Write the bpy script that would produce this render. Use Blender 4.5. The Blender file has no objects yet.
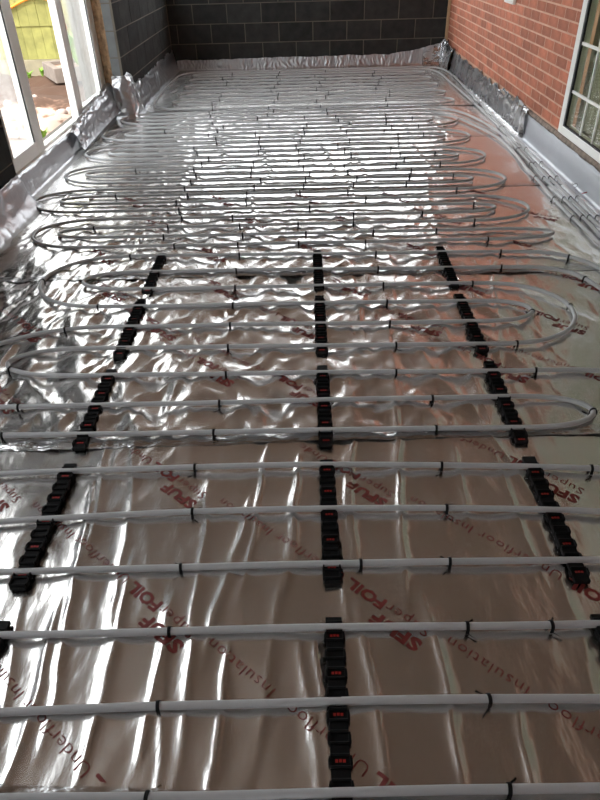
import bpy, bmesh, math, random
import numpy as np
from mathutils import Matrix, Vector

random.seed(7)
PI = math.pi
sc = bpy.context.scene
COL = sc.collection

# ------------------------------------------------------------------ camera
F_PX, VPX, VPY, CAM_H, ROLL = 645.0, 303.0, -66.0, 1.43, math.radians(1.2)
fw = Vector((VPX - 300, 400 - VPY, -F_PX)).normalized()
u0 = (Vector((0, 1, 0)) - fw * fw.y).normalized()
r0 = fw.cross(u0)
upv = u0 * math.cos(ROLL) - r0 * math.sin(ROLL)
rtv = fw.cross(upv)
RM = Matrix((rtv, fw, upv))                       # camera axes -> world axes
cam_d = bpy.data.cameras.new('camera')
cam = bpy.data.objects.new('camera', cam_d)
COL.objects.link(cam)
cam_d.sensor_fit = 'VERTICAL'
cam_d.sensor_height = 24.0
cam_d.lens = F_PX / 800.0 * 24.0
cam_d.clip_start = 0.02
cam.matrix_world = Matrix.Translation((0, 0, CAM_H)) @ RM.to_4x4()
sc.camera = cam

# ------------------------------------------------------------------ world, sun, exposure
w = bpy.data.worlds.new('overcast_sky')
sc.world = w
w.use_nodes = True
bg = w.node_tree.nodes['Background']
bg.inputs['Color'].default_value = (0.93, 0.97, 1.0, 1)
bg.inputs['Strength'].default_value = 6.5
sun_d = bpy.data.lights.new('sun', 'SUN')
sun_d.energy = 4.5
sun_d.angle = math.radians(3)
sun_d.color = (1.0, 0.95, 0.86)
sun = bpy.data.objects.new('sun', sun_d)
COL.objects.link(sun)
sun.location = (1, -6, 9)
sun.rotation_euler = Vector((-0.10, 0.75, -0.85)).to_track_quat('-Z', 'Y').to_euler()
sc.view_settings.view_transform = 'Standard'
sc.view_settings.look = 'None'
sc.view_settings.gamma = 1.0
sc.view_settings.use_curve_mapping = False
sc.view_settings.exposure = -0.36
sc.cycles.use_denoising = True
sc.cycles.max_bounces = 10
sc.cycles.diffuse_bounces = 6
sc.cycles.glossy_bounces = 5
sc.cycles.transparent_max_bounces = 12
sc.cycles.sample_clamp_indirect = 8.0


# ------------------------------------------------------------------ pixel helpers
def ray(x, y):
    return RM @ Vector((x - 300, 400 - y, -F_PX))


def ground(x, y, z=0.0):
    d = ray(x, y)
    t = (z - CAM_H) / d.z
    return (d.x * t, d.y * t)


# ------------------------------------------------------------------ materials
def mat(name):
    m = bpy.data.materials.new(name)
    m.use_nodes = True
    nt = m.node_tree
    return m, nt, nt.nodes['Principled BSDF']


def node(nt, kind, **kw):
    n = nt.nodes.new(kind)
    for k, v in kw.items():
        if k.startswith('i_'):
            n.inputs[k[2:].replace('_', ' ')].default_value = v
        else:
            setattr(n, k, v)
    return n


def simple(name, col, rough=0.5, metal=0.0, noise=0.0, nscale=20.0, bump=0.0, bscale=60.0, objvar=0.0):
    m, nt, b = mat(name)
    b.inputs['Roughness'].default_value = rough
    b.inputs['Metallic'].default_value = metal
    b.inputs['Base Color'].default_value = (*col, 1)
    tc = node(nt, 'ShaderNodeTexCoord')
    src = None
    if noise:
        n = node(nt, 'ShaderNodeTexNoise')
        n.inputs['Scale'].default_value = nscale
        n.inputs['Detail'].default_value = 6
        nt.links.new(tc.outputs['Object'], n.inputs['Vector'])
        mr = node(nt, 'ShaderNodeMapRange')
        mr.inputs['From Min'].default_value = 0.25
        mr.inputs['From Max'].default_value = 0.75
        mr.inputs['To Min'].default_value = 1 - noise
        mr.inputs['To Max'].default_value = 1 + noise
        nt.links.new(n.outputs['Fac'], mr.inputs['Value'])
        src = mr.outputs['Result']
    if objvar:
        oi = node(nt, 'ShaderNodeObjectInfo')
        mo = node(nt, 'ShaderNodeMapRange')
        mo.inputs['To Min'].default_value = 1 - objvar
        mo.inputs['To Max'].default_value = 1 + objvar * 0.7
        nt.links.new(oi.outputs['Random'], mo.inputs['Value'])
        if src:
            mu = node(nt, 'ShaderNodeMath', operation='MULTIPLY')
            nt.links.new(src, mu.inputs[0])
            nt.links.new(mo.outputs['Result'], mu.inputs[1])
            src = mu.outputs['Value']
        else:
            src = mo.outputs['Result']
    if src:
        vm = node(nt, 'ShaderNodeVectorMath', operation='SCALE')
        vm.inputs[0].default_value = col
        nt.links.new(src, vm.inputs['Scale'])
        nt.links.new(vm.outputs['Vector'], b.inputs['Base Color'])
    if bump:
        n2 = node(nt, 'ShaderNodeTexNoise')
        n2.inputs['Scale'].default_value = bscale
        n2.inputs['Detail'].default_value = 4
        nt.links.new(tc.outputs['Object'], n2.inputs['Vector'])
        bp = node(nt, 'ShaderNodeBump')
        bp.inputs['Strength'].default_value = bump
        bp.inputs['Distance'].default_value = 0.01
        nt.links.new(n2.outputs['Fac'], bp.inputs['Height'])
        nt.links.new(bp.outputs['Normal'], b.inputs['Normal'])
    return m


def foil_mat(name, col, rough, bump=0.25, bscale=18.0, stretch=(1, 0.35, 1), metal=1.0):
    m, nt, b = mat(name)
    b.inputs['Metallic'].default_value = metal
    b.inputs['Base Color'].default_value = (*col, 1)
    tc = node(nt, 'ShaderNodeTexCoord')
    mp = node(nt, 'ShaderNodeMapping')
    mp.inputs['Scale'].default_value = stretch
    nt.links.new(tc.outputs['Object'], mp.inputs['Vector'])
    n = node(nt, 'ShaderNodeTexNoise')
    n.inputs['Scale'].default_value = bscale
    n.inputs['Detail'].default_value = 3
    n.inputs['Roughness'].default_value = 0.55
    nt.links.new(mp.outputs['Vector'], n.inputs['Vector'])
    bp = node(nt, 'ShaderNodeBump')
    bp.inputs['Strength'].default_value = bump
    bp.inputs['Distance'].default_value = 0.012
    nt.links.new(n.outputs['Fac'], bp.inputs['Height'])
    nt.links.new(bp.outputs['Normal'], b.inputs['Normal'])
    n3 = node(nt, 'ShaderNodeTexNoise')
    n3.inputs['Scale'].default_value = 5
    n3.inputs['Detail'].default_value = 5
    nt.links.new(tc.outputs['Object'], n3.inputs['Vector'])
    mr = node(nt, 'ShaderNodeMapRange')
    mr.inputs['To Min'].default_value = rough * 0.7
    mr.inputs['To Max'].default_value = rough * 1.35
    nt.links.new(n3.outputs['Fac'], mr.inputs['Value'])
    nt.links.new(mr.outputs['Result'], b.inputs['Roughness'])
    return m


def add_haze(m, fac, rough):
    nt = m.node_tree
    b = nt.nodes['Principled BSDF']; out = nt.nodes['Material Output']
    g = node(nt, 'ShaderNodeBsdfGlossy'); g.inputs['Roughness'].default_value = rough
    g.inputs['Color'].default_value = b.inputs['Base Color'].default_value
    mx = node(nt, 'ShaderNodeMixShader'); mx.inputs['Fac'].default_value = fac
    nt.links.new(b.outputs['BSDF'], mx.inputs[1]); nt.links.new(g.outputs['BSDF'], mx.inputs[2])
    nt.links.new(mx.outputs['Shader'], out.inputs['Surface'])
    return m


def glass_mat(name, tint=(1, 1, 1), ior=1.5):
    m = bpy.data.materials.new(name)
    m.use_nodes = True
    nt = m.node_tree
    nt.nodes.remove(nt.nodes['Principled BSDF'])
    out = nt.nodes['Material Output']
    t = node(nt, 'ShaderNodeBsdfTransparent')
    t.inputs['Color'].default_value = (*tint, 1)
    g = node(nt, 'ShaderNodeBsdfGlossy')
    g.inputs['Roughness'].default_value = 0.02
    fr = node(nt, 'ShaderNodeFresnel')
    fr.inputs['IOR'].default_value = ior
    mx = node(nt, 'ShaderNodeMixShader')
    ge = node(nt, 'ShaderNodeNewGeometry')
    iv = node(nt, 'ShaderNodeMath', operation='SUBTRACT'); iv.inputs[0].default_value = 1.0
    nt.links.new(ge.outputs['Backfacing'], iv.inputs[1])
    ml = node(nt, 'ShaderNodeMath', operation='MULTIPLY')
    nt.links.new(fr.outputs['Fac'], ml.inputs[0]); nt.links.new(iv.outputs['Value'], ml.inputs[1])
    nt.links.new(ml.outputs['Value'], mx.inputs['Fac'])
    nt.links.new(t.outputs['BSDF'], mx.inputs[1])
    nt.links.new(g.outputs['BSDF'], mx.inputs[2])
    nt.links.new(mx.outputs['Shader'], out.inputs['Surface'])
    return m


def milky_glass(name, haze):  # glass with translucent white mixed in as vertical streaks
    m = glass_mat(name)
    nt = m.node_tree
    out = nt.nodes['Material Output']
    prev = out.inputs['Surface'].links[0].from_socket
    tl = node(nt, 'ShaderNodeBsdfTranslucent'); tl.inputs['Color'].default_value = (0.80, 0.84, 0.84, 1)
    mx = node(nt, 'ShaderNodeMixShader')
    tc = node(nt, 'ShaderNodeTexCoord')
    mp = node(nt, 'ShaderNodeMapping'); mp.inputs['Scale'].default_value = (1, 14, 0.5)
    n = node(nt, 'ShaderNodeTexNoise'); n.inputs['Scale'].default_value = 1.0; n.inputs['Detail'].default_value = 3
    mr = node(nt, 'ShaderNodeMapRange'); mr.inputs['From Min'].default_value = .3; mr.inputs['From Max'].default_value = .7
    mr.inputs['To Min'].default_value = haze * .55; mr.inputs['To Max'].default_value = haze * 1.3
    nt.links.new(tc.outputs['Object'], mp.inputs['Vector']); nt.links.new(mp.outputs['Vector'], n.inputs['Vector'])
    nt.links.new(n.outputs['Fac'], mr.inputs['Value']); nt.links.new(mr.outputs['Result'], mx.inputs['Fac'])
    nt.links.new(prev, mx.inputs[1]); nt.links.new(tl.outputs['BSDF'], mx.inputs[2])
    nt.links.new(mx.outputs['Shader'], out.inputs['Surface'])
    return m


M = {}
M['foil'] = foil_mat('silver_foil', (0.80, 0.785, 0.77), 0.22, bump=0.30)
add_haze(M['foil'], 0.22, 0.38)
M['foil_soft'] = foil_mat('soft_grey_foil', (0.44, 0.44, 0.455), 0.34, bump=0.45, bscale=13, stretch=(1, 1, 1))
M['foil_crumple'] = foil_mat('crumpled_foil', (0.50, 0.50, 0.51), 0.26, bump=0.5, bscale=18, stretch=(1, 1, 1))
M['tape'] = foil_mat('foil_tape', (0.55, 0.55, 0.55), 0.24, bump=0.8, bscale=30, stretch=(0.4, 1, 1))
M['membrane'] = foil_mat('grey_membrane', (0.60, 0.62, 0.66), 0.42, bump=0.15, bscale=9, stretch=(1, 1, 1), metal=0.65)
M['pipe'] = simple('white_pipe_plastic', (0.42, 0.43, 0.44), 0.33)
M['black'] = simple('black_plastic', (0.004, 0.004, 0.0045), 0.7)
M['black'].node_tree.nodes['Principled BSDF'].inputs['Specular IOR Level'].default_value = 0.2
M['red'] = simple('red_mark', (0.35, 0.012, 0.008), 0.5)
M['ink'] = simple('red_ink', (0.15, 0.019, 0.016), 0.6)
M['brick'] = simple('red_brick', (0.46, 0.158, 0.092), 0.85, noise=0.22, nscale=14, bump=0.3, bscale=90, objvar=0.28)
M['mortar'] = simple('pinkish_mortar', (0.62, 0.38, 0.27), 0.95, noise=0.15, nscale=8)
M['block'] = simple('concrete_block', (0.038, 0.039, 0.038), 0.9, noise=0.25, nscale=9, bump=0.4, bscale=140, objvar=0.18)
M['block'].node_tree.nodes['Principled BSDF'].inputs['Specular IOR Level'].default_value = 0.08
M['block_end_lit'] = simple('lit_block_end', (0.13, 0.14, 0.142), 0.9, noise=0.15, nscale=12)  # same blocks, paler: the stronger light on the reveal is put into the colour
M['block_mortar'] = simple('grey_mortar', (0.115, 0.10, 0.082), 0.95, noise=0.2, nscale=6)
M['upvc'] = simple('white_upvc', (0.90, 0.90, 0.86), 0.3)
M['gasket'] = simple('black_gasket', (0.02, 0.02, 0.022), 0.6)
M['glass'] = glass_mat('window_glass')
M['glass_milky'] = milky_glass('milky_door_glass', 0.13)
M['glass_dark'] = glass_mat('house_window_glass', (0.92, 0.95, 0.88), 1.5)
M['ceiling'] = simple('bare_timber_ceiling', (0.215, 0.152, 0.110), 0.8, noise=0.2, nscale=3)
M['plaster'] = simple('plaster', (0.42, 0.36, 0.31), 0.9, noise=0.1, nscale=3)
M['slab'] = simple('concrete_slab', (0.22, 0.21, 0.20), 0.9, noise=0.2)
M['timber'] = simple('pale_batten', (0.50, 0.33, 0.19), 0.8, noise=0.2, nscale=12)
M['foam'] = simple('rough_brown_foam', (0.36, 0.23, 0.13), 0.95, noise=0.5, nscale=30, bump=0.9, bscale=40)
M['fence'] = simple('mossy_fence_board', (0.27, 0.255, 0.075), 0.85, noise=0.3, nscale=7, objvar=0.15)
M['gravelboard'] = simple('concrete_gravel_board', (0.30, 0.26, 0.17), 0.9, noise=0.2, nscale=6)
M['sleeper'] = simple('grey_sleeper', (0.24, 0.195, 0.165), 0.85, noise=0.2, nscale=10)
M['leaf'] = simple('green_leaf', (0.22, 0.40, 0.05), 0.6)
M['orange'] = simple('orange_sheath', (0.85, 0.28, 0.03), 0.4)
M['stone'] = simple('pale_stone', (0.58, 0.46, 0.40), 0.9, noise=0.2, nscale=18, objvar=0.2)
M['dark_room'] = simple('dim_room_wall', (0.50, 0.50, 0.36), 0.9)
M['curtain'] = simple('olive_added_curtain', (0.33, 0.305, 0.25), 0.9, noise=0.25, nscale=6)

# soil: dark earth by the fence, pale rubble by the door
m, nt, b = mat('garden_soil')
tc = node(nt, 'ShaderNodeTexCoord')
n1 = node(nt, 'ShaderNodeTexNoise'); n1.inputs['Scale'].default_value = 6.0; n1.inputs['Detail'].default_value = 8
nt.links.new(tc.outputs['Object'], n1.inputs['Vector'])
sx = node(nt, 'ShaderNodeSeparateXYZ')
nt.links.new(tc.outputs['Object'], sx.inputs['Vector'])
mr = node(nt, 'ShaderNodeMapRange')
mr.inputs['From Min'].default_value = 7.4; mr.inputs['From Max'].default_value = 8.2
mr.inputs['To Min'].default_value = 0.12; mr.inputs['To Max'].default_value = -0.35
nt.links.new(sx.outputs['Y'], mr.inputs['Value'])
ad = node(nt, 'ShaderNodeMath', operation='ADD')
nt.links.new(n1.outputs['Fac'], ad.inputs[0]); nt.links.new(mr.outputs['Result'], ad.inputs[1])
cr = node(nt, 'ShaderNodeValToRGB')
cr.color_ramp.elements[0].position = 0.36; cr.color_ramp.elements[0].color = (0.09, 0.045, 0.026, 1)
cr.color_ramp.elements[1].position = 0.58; cr.color_ramp.elements[1].color = (0.50, 0.36, 0.28, 1)
e = cr.color_ramp.elements.new(0.48); e.color = (0.20, 0.11, 0.07, 1)
nt.links.new(ad.outputs['Value'], cr.inputs['Fac'])
nt.links.new(cr.outputs['Color'], b.inputs['Base Color'])
b.inputs['Roughness'].default_value = 0.95
M['soil'] = m


# ------------------------------------------------------------------ object helpers
def link(name, me, material=None, parent=None):
    o = bpy.data.objects.new(name, me)
    COL.objects.link(o)
    if material is not None and me is not None and not me.materials:
        me.materials.append(material)
    if parent is not None:
        o.parent = parent
    return o


def tag(o, label, cat, group=None):
    o['label'] = label
    o['category'] = cat
    if group:
        o['group'] = group
    return o


def struct(o, label=None, cat=None):
    o['kind'] = 'structure'
    if label:
        o['label'] = label
    if cat:
        o['category'] = cat
    return o


def empty(name, loc=(0, 0, 0)):
    o = bpy.data.objects.new(name, None)
    COL.objects.link(o)
    o.location = loc
    o.empty_display_size = 0.05
    return o


def mesh_from(name, verts, faces, smooth=False):
    me = bpy.data.meshes.new(name)
    me.from_pydata([tuple(v) for v in verts], [], faces)
    me.validate()
    if smooth:
        me.polygons.foreach_set('use_smooth', [True] * len(me.polygons))
    me.update()
    return me


BOXF = [(0, 3, 2, 1), (4, 5, 6, 7), (0, 1, 5, 4), (1, 2, 6, 5), (2, 3, 7, 6), (3, 0, 4, 7)]


def boxes_mesh(name, boxes, bevel=0.0):
    v, f = [], []
    for (x0, x1, y0, y1, z0, z1) in boxes:
        b0 = len(v)
        v += [(x0, y0, z0), (x1, y0, z0), (x1, y1, z0), (x0, y1, z0), (x0, y0, z1), (x1, y0, z1), (x1, y1, z1), (x0, y1, z1)]
        f += [tuple(i + b0 for i in q) for q in BOXF]
    me = mesh_from(name, v, f)
    if bevel:
        bm = bmesh.new(); bm.from_mesh(me)
        bmesh.ops.bevel(bm, geom=bm.edges[:], offset=bevel, segments=1, affect='EDGES')
        bm.to_mesh(me); bm.free()
    return me


def box(name, b, material, parent=None, bevel=0.0):
    return link(name, boxes_mesh(name, [b], bevel), material, parent)


def grid_mesh(name, X, Y, Z, smooth=True):
    ny, nx = X.shape
    co = np.stack([X, Y, Z], -1).reshape(-1, 3)
    idx = np.arange(nx * ny).reshape(ny, nx)
    q = np.stack([idx[:-1, :-1], idx[:-1, 1:], idx[1:, 1:], idx[1:, :-1]], -1).reshape(-1, 4)
    me = bpy.data.meshes.new(name)
    me.vertices.add(len(co)); me.vertices.foreach_set('co', co.ravel())
    me.loops.add(q.size); me.loops.foreach_set('vertex_index', q.ravel())
    me.polygons.add(len(q)); me.polygons.foreach_set('loop_start', np.arange(0, q.size, 4)); me.polygons.foreach_set('loop_total', np.full(len(q), 4))
    if smooth:
        me.polygons.foreach_set('use_smooth', np.ones(len(q), bool))
    me.update(calc_edges=True)
    return me


# gradient noise
rng = np.random.RandomState(3)
PERM = rng.permutation(512)
PERM = np.concatenate([PERM, PERM, PERM])
ANG = rng.rand(512) * 2 * np.pi
GX, GY = np.cos(ANG), np.sin(ANG)


def perlin(x, y, seed=0):
    x = np.asarray(x, float) + seed * 17.31
    y = np.asarray(y, float) + seed * 5.77
    xi = np.floor(x).astype(int); yi = np.floor(y).astype(int)
    xf = x - xi; yf = y - yi
    xi &= 511; yi &= 511
    u = xf * xf * xf * (xf * (xf * 6 - 15) + 10)
    v = yf * yf * yf * (yf * (yf * 6 - 15) + 10)

    def g(ix, iy, dx, dy):
        k = PERM[PERM[ix & 511] + (iy & 511)]
        return GX[k] * dx + GY[k] * dy
    a = g(xi, yi, xf, yf); b_ = g(xi + 1, yi, xf - 1, yf)
    c = g(xi, yi + 1, xf, yf - 1); d = g(xi + 1, yi + 1, xf - 1, yf - 1)
    return (a + (b_ - a) * u) + ((c + (d - c) * u) - (a + (b_ - a) * u)) * v


def sstep(x, a, b_):
    t = np.clip((x - a) / (b_ - a), 0, 1)
    return t * t * (3 - 2 * t)


CREASES = []
crng = random.Random(23)
for i in range(150):
    y0 = crng.uniform(-.6, 9.3)
    CREASES.append((crng.uniform(-1.8, 1.75), y0, crng.uniform(.25, .75), crng.uniform(-.22, .22), crng.uniform(.0035, .0095), crng.uniform(.007, .016), crng.randint(0, 99)))
for px_, py_, qx, qy, a_ in [(318, 640, 335, 800, .010), (425, 600, 462, 790, .009), (205, 460, 180, 800, .008), (265, 440, 240, 600, .008), (395, 440, 410, 600, .006), (95, 470, 40, 760, .010), (60, 600, 10, 790, .009),
                             (130, 560, 80, 790, .010), (300, 445, 285, 600, .007), (450, 445, 470, 520, .006), (170, 600, 140, 760, .010), (110, 440, 85, 560, .008), (230, 640, 215, 790, .007), (360, 600, 385, 790, .006), (345, 445, 352, 590, .008)]:
    a, b_ = ground(px_, py_), ground(qx, qy)
    CREASES.append(((a[0] + b_[0]) / 2, (a[1] + b_[1]) / 2, abs(a[1] - b_[1]) / 2 + .06, (a[0] - b_[0]) / (a[1] - b_[1]), a_, .010, 5))


def foil_height(x, y, seed=0.0):
    x = np.asarray(x, float); y = np.asarray(y, float)
    left = 1 - sstep(x, -0.3, 1.3)
    near = 1 - sstep(y, 1.68, 1.85)
    h = np.zeros_like(x)
    lo, hi = float(y.min()), float(y.max())
    wob = 0.035 * perlin(x * 1.6, y * 2.6, 13) + 0.010 * perlin(x * 3, y * 9, 14)
    for (cx, cy, hl, sl, a, wd, sd) in CREASES:
        if cy + hl < lo or cy - hl > hi:
            continue
        d = np.abs(x + wob - cx - sl * (y - cy))
        win = 1 - sstep(np.abs(y - cy), hl * .45, hl)
        h += 1.35 * a * (0.40 + 0.60 * (1 - sstep(np.asarray(cx), 0.2, 1.2))) * win * np.exp(-d / wd)
    xs_ = x + seed
    wx = xs_ + 0.05 * perlin(xs_ * 2.5, y * 2.5, 21); wy = y + 0.05 * perlin(xs_ * 2.5, y * 2.5, 22)
    cr = 1.9 * (1 - 0.76 * near) * (0.40 + 0.60 * left) * (1 - 0.76 * sstep(y, 3.1, 4.5))
    h += 0.020 * (0.25 - np.abs(perlin(wx * 5.0 + wy * 1.5, wy * 2.0, 2))) * cr
    h += 0.010 * (0.25 - np.abs(perlin(wx * 10.5 - wy * 3, wy * 4.6 + wx * 2, 3))) * cr
    h += 0.0032 * (0.25 - np.abs(perlin(wx * 20 + wy * 6, wy * 11 - wx * 5, 4))) * cr
    h += 0.0070 * perlin(xs_ * 2.3, y * 1.7, 5)
    h += 0.0045 * np.abs(perlin((xs_ + wob) * 5.2, y * 0.7, 6)) * (0.4 + 0.6 * left)
    h -= 0.005
    return np.where(h > 0.0, 0.0085 * np.tanh(h / 0.0085), h)


# ------------------------------------------------------------------ room shell
XL, XR, YB, ZC = -1.75, 1.85, 9.55, 2.5
YN = -2.2
slab = struct(box('floor', (-2.3, 2.2, YN, YB + 0.3, -0.25, -0.022), M['slab']), 'concrete floor slab hidden under the silver foil', 'floor')
ceil = struct(box('ceiling', (-2.25, 2.15, YN, YB + 0.2, ZC, ZC + 0.15), M['ceiling']), 'bare timber-brown ceiling above the room', 'ceiling')


def block_wall(parent, face_axis, face, runs, pitch, off, z0, nz, out, size_t=0.02):
    """blocks laid on a wall face; runs = (a, b) along the wall."""
    k = 0
    a, b_ = runs
    hgt = 0.2215
    for r in range(nz):
        zz = z0 + r * hgt
        s = a
        o0 = off + (pitch / 2 if r % 2 else 0)
        first = math.floor((a - o0) / pitch)
        i = first
        while True:
            p0 = o0 + i * pitch; p1 = p0 + pitch
            i += 1
            if p0 >= b_ - 1e-6:
                break
            q0, q1 = max(p0, a), min(p1, b_)
            if q1 - q0 < 0.03:
                continue
            j = 0.005
            d0, d1 = sorted((face - out * size_t, face + out * random.uniform(-0.0005, 0.001)))
            if face_axis == 'Y':
                bb = (q0 + j, q1 - j, d0, d1, zz + j, zz + hgt - j)
            else:
                bb = (d0, d1, q0 + j, q1 - j, zz + j, zz + hgt - j)
            box('block', bb, M['block'], parent, bevel=0.002)
            k += 1
    return k


# back wall: dwarf block wall with a wide window over it (above the frame)
SILL, HEAD = 0.97, 2.42
wb = struct(link('wall_back', boxes_mesh('wall_back', [
    (-2.25, 2.15, YB + 0.0025, YB + 0.2, -0.2, SILL), (-2.25, 2.15, YB + 0.0025, YB + 0.2, HEAD, ZC),
    (-2.25, -1.7, YB + 0.0025, YB + 0.2, SILL, HEAD), (1.8, 2.15, YB + 0.0025, YB + 0.2, SILL, HEAD)]), M['block_mortar']),
    'dark grey concrete block wall across the far end', 'wall')
block_wall(wb, 'Y', YB, (XL, XR), 0.4385, -0.332 - 0.4385 / 2, 0.0755, 4, -1)
w2 = struct(empty('window_2', (0, YB + 0.1, SILL)), 'wide white window above the far block wall', 'window')


def wfix(o, root):
    o.parent = root
    o.matrix_parent_inverse = Matrix.Translation(-root.location)
    return o


for x0, x1, z0, z1 in [(-1.7, 1.8, SILL, SILL + 0.05), (-1.7, 1.8, HEAD - 0.05, HEAD), (-1.7, -1.65, SILL + 0.05, HEAD - 0.05), (1.75, 1.8, SILL + 0.05, HEAD - 0.05),
                       (-0.46, -0.40, SILL + 0.05, HEAD - 0.05), (0.55, 0.61, SILL + 0.05, HEAD - 0.05)]:
    wfix(box('frame_bar', (x0, x1, YB + 0.07, YB + 0.13, z0, z1), M['upvc'], bevel=0.004), w2)
for x0, x1 in [(-1.65, -0.46), (-0.40, 0.55), (0.61, 1.75)]:
    wfix(box('pane', (x0, x1, YB + 0.098, YB + 0.102, SILL + 0.05, HEAD - 0.05), M['glass']), w2)

# left wall: near stretch, glazed opening, far stretch
wl = struct(link('wall_left', boxes_mesh('wall_left', [
    (-1.85, XL - 0.0025, 6.8525, YB, -0.2, 0.97), (-2.2, -1.85, 6.98, YB, -0.2, 0.97),
    (-1.85, XL - 0.0025, 6.8525, 7.15, 0.97, 2.38), (-2.2, -1.85, 6.98, 7.15, 0.97, 2.38), (-2.2, XL - 0.0025, 9.35, YB, 0.97, 2.38),
    (-1.85, XL - 0.0025, 6.8525, YB, 2.38, ZC), (-2.2, -1.85, 6.98, YB, 2.38, ZC), (-2.2, -1.8675, YN, 0.2, -0.2, ZC), (-2.2, -1.8675, 2.95, 4.20, -0.2, ZC), (-2.2, -1.8675, 0.2, 2.95, -0.2, 0.80), (-2.2, -1.8675, 0.2, 2.95, 2.25, ZC),
    (-2.2, -1.945, 4.20, 6.98, -0.2, 0.10), (-2.2, -1.945, 4.20, 6.98, 2.38, ZC)]), M['block_mortar']),
    'dark grey concrete block wall beside the white glazed doors', 'wall')
block_wall(wl, 'X', XL, (6.85, YB - 0.02), 0.45, 6.85, 0.0755, 4, 1)
block_wall(wl, 'X', -1.865, (1.9, 4.2), 0.45, 4.2, 0.0755, 3, 1)
block_wall(wl, 'X', -1.865, (2.95, 4.2), 0.45, 4.2, 0.0755 + 3 * .2215, 6, 1)
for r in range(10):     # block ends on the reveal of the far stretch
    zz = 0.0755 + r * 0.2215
    box('block', (-1.852 + random.uniform(-.004, .004), XL - 0.0225, 6.850, 6.872, zz + .005, zz + .2165), M['block_end_lit'], wl, bevel=0.002)
block_wall(wl, 'X', XL, (6.85, 7.15), 0.45, 6.85, 0.0755 + 4 * .2215, 6, 1)
block_wall(wl, 'X', XL, (9.35, YB - .02), 0.45, 6.85, 0.0755 + 4 * .2215, 6, 1)
o = box('rough_edge', (-1.95, -1.858, 6.89, 6.975, 0.08, 2.38), M['foam'], wl)
bm = bmesh.new(); bm.from_mesh(o.data)
bmesh.ops.subdivide_edges(bm, edges=bm.edges[:], cuts=14, use_grid_fill=True)
for v in bm.verts:
    q = float(perlin(v.co.z * 9 + v.co.y * 6, v.co.x * 20 + v.co.z * 3, 8))
    v.co.y -= 0.035 * max(q, -0.2) if v.co.y < 6.93 else 0
    v.co.x += 0.02 * q
bm.to_mesh(o.data); bm.free()

w4 = struct(empty('window_4', (-1.85, 8.25, 0.97)), 'white window above the block wall beyond the glazed doors', 'window')
for y0, y1, z0, z1 in [(7.15, 9.35, .97, 1.02), (7.15, 9.35, 2.33, 2.38), (7.15, 7.2, 1.02, 2.33), (9.3, 9.35, 1.02, 2.33), (8.22, 8.28, 1.02, 2.33)]:
    wfix(box('frame_bar', (-1.90, -1.84, y0, y1, z0, z1), M['upvc'], bevel=0.004), w4)
for y0, y1 in [(7.2, 8.22), (8.28, 9.3)]:
    wfix(box('pane', (-1.872, -1.868, y0, y1, 1.02, 2.33), M['glass']), w4)
w3 = struct(empty('window_3', (-1.95, 1.65, 0.80)), 'white window in the near left wall beside the photographer', 'window')
for y0, y1, z0, z1 in [(.2, 2.95, .80, .87), (.2, 2.95, 2.18, 2.25), (.2, .27, .87, 2.18), (2.88, 2.95, .87, 2.18), (1.08, 1.15, .87, 2.18), (1.98, 2.05, .87, 2.18)]:
    wfix(box('frame_bar', (-1.985, -1.92, y0, y1, z0, z1), M['upvc'], bevel=0.004), w3)
for y0, y1 in [(.27, 1.08), (1.15, 1.98), (2.05, 2.88)]:
    wfix(box('pane', (-1.955, -1.951, y0, y1, .87, 2.18), M['glass']), w3)

# right wall: red brick
WY0, WY1, WZ0, WZ1 = 1.2, 4.99, 0.215, 2.12        # window opening
wr = struct(link('wall_right', boxes_mesh('wall_right', [
    (XR + 0.0010, 2.15, WY1, YB, -0.2, ZC), (XR + 0.0010, 2.15, YN, WY0, -0.2, ZC),
    (XR + 0.0010, 2.15, WY0, WY1, -0.2, WZ0), (XR + 0.0010, 2.15, WY0, WY1, WZ1, ZC)]), M['mortar']),
    'red brick house wall with pinkish mortar joints', 'wall')
brick_me = {}
BZ0 = 0.22


def brick_mesh(L):
    k = round(L, 3)
    if k not in brick_me:
        brick_me[k] = boxes_mesh('brick', [(-0.02, 0.0, 0, L, 0, 0.063)], 0.0008)
        brick_me[k].materials.append(M['brick'])
    return brick_me[k]


rest = []
for r in range(30):
    zz = BZ0 + 0.0055 + r * 0.075
    offs = WY1 + (0.1125 if r % 2 else 0.0)
    y = offs
    segs = []
    if r % 2:
        segs.append((WY1, WY1 + 0.1025))
    while y < YB - 0.03:
        segs.append((y, min(y + 0.215, YB - 0.005)))
        y += 0.225
    for a, b_ in segs:
        if b_ - a < 0.03:
            continue
        if r < 12:
            o = link('brick', brick_mesh(b_ - a), None, wr)
            o.location = (XR + random.uniform(-0.0003, 0.0004), a, zz)
            o.rotation_euler = (random.uniform(-.004, .004), 0, 0)
            o.scale = (-1, 1, 1)
            o.scale = (1, 1, 1)
            o.location.x += 0.02
        else:
            rest.append((XR, XR + 0.02, a, b_, zz, zz + 0.064))
    for (ya, yb) in ((YN, WY0),):
        y = ya
        while y < yb - .05:
            b_ = min(y + .215, yb)
            rest.append((XR, XR + .02, y, b_, zz, zz + .064)); y += .225
    if zz > WZ1 and zz < ZC - .07:
        y = WY0
        while y < WY1 - .05:
            b_ = min(y + .215, WY1)
            rest.append((XR, XR + .02, y, b_, zz, zz + .064)); y += .225
o = link('brick_courses', boxes_mesh('brick_courses', [q for q in rest if q[5] < ZC]), M['brick'], wr); o['kind'] = 'stuff'
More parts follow.
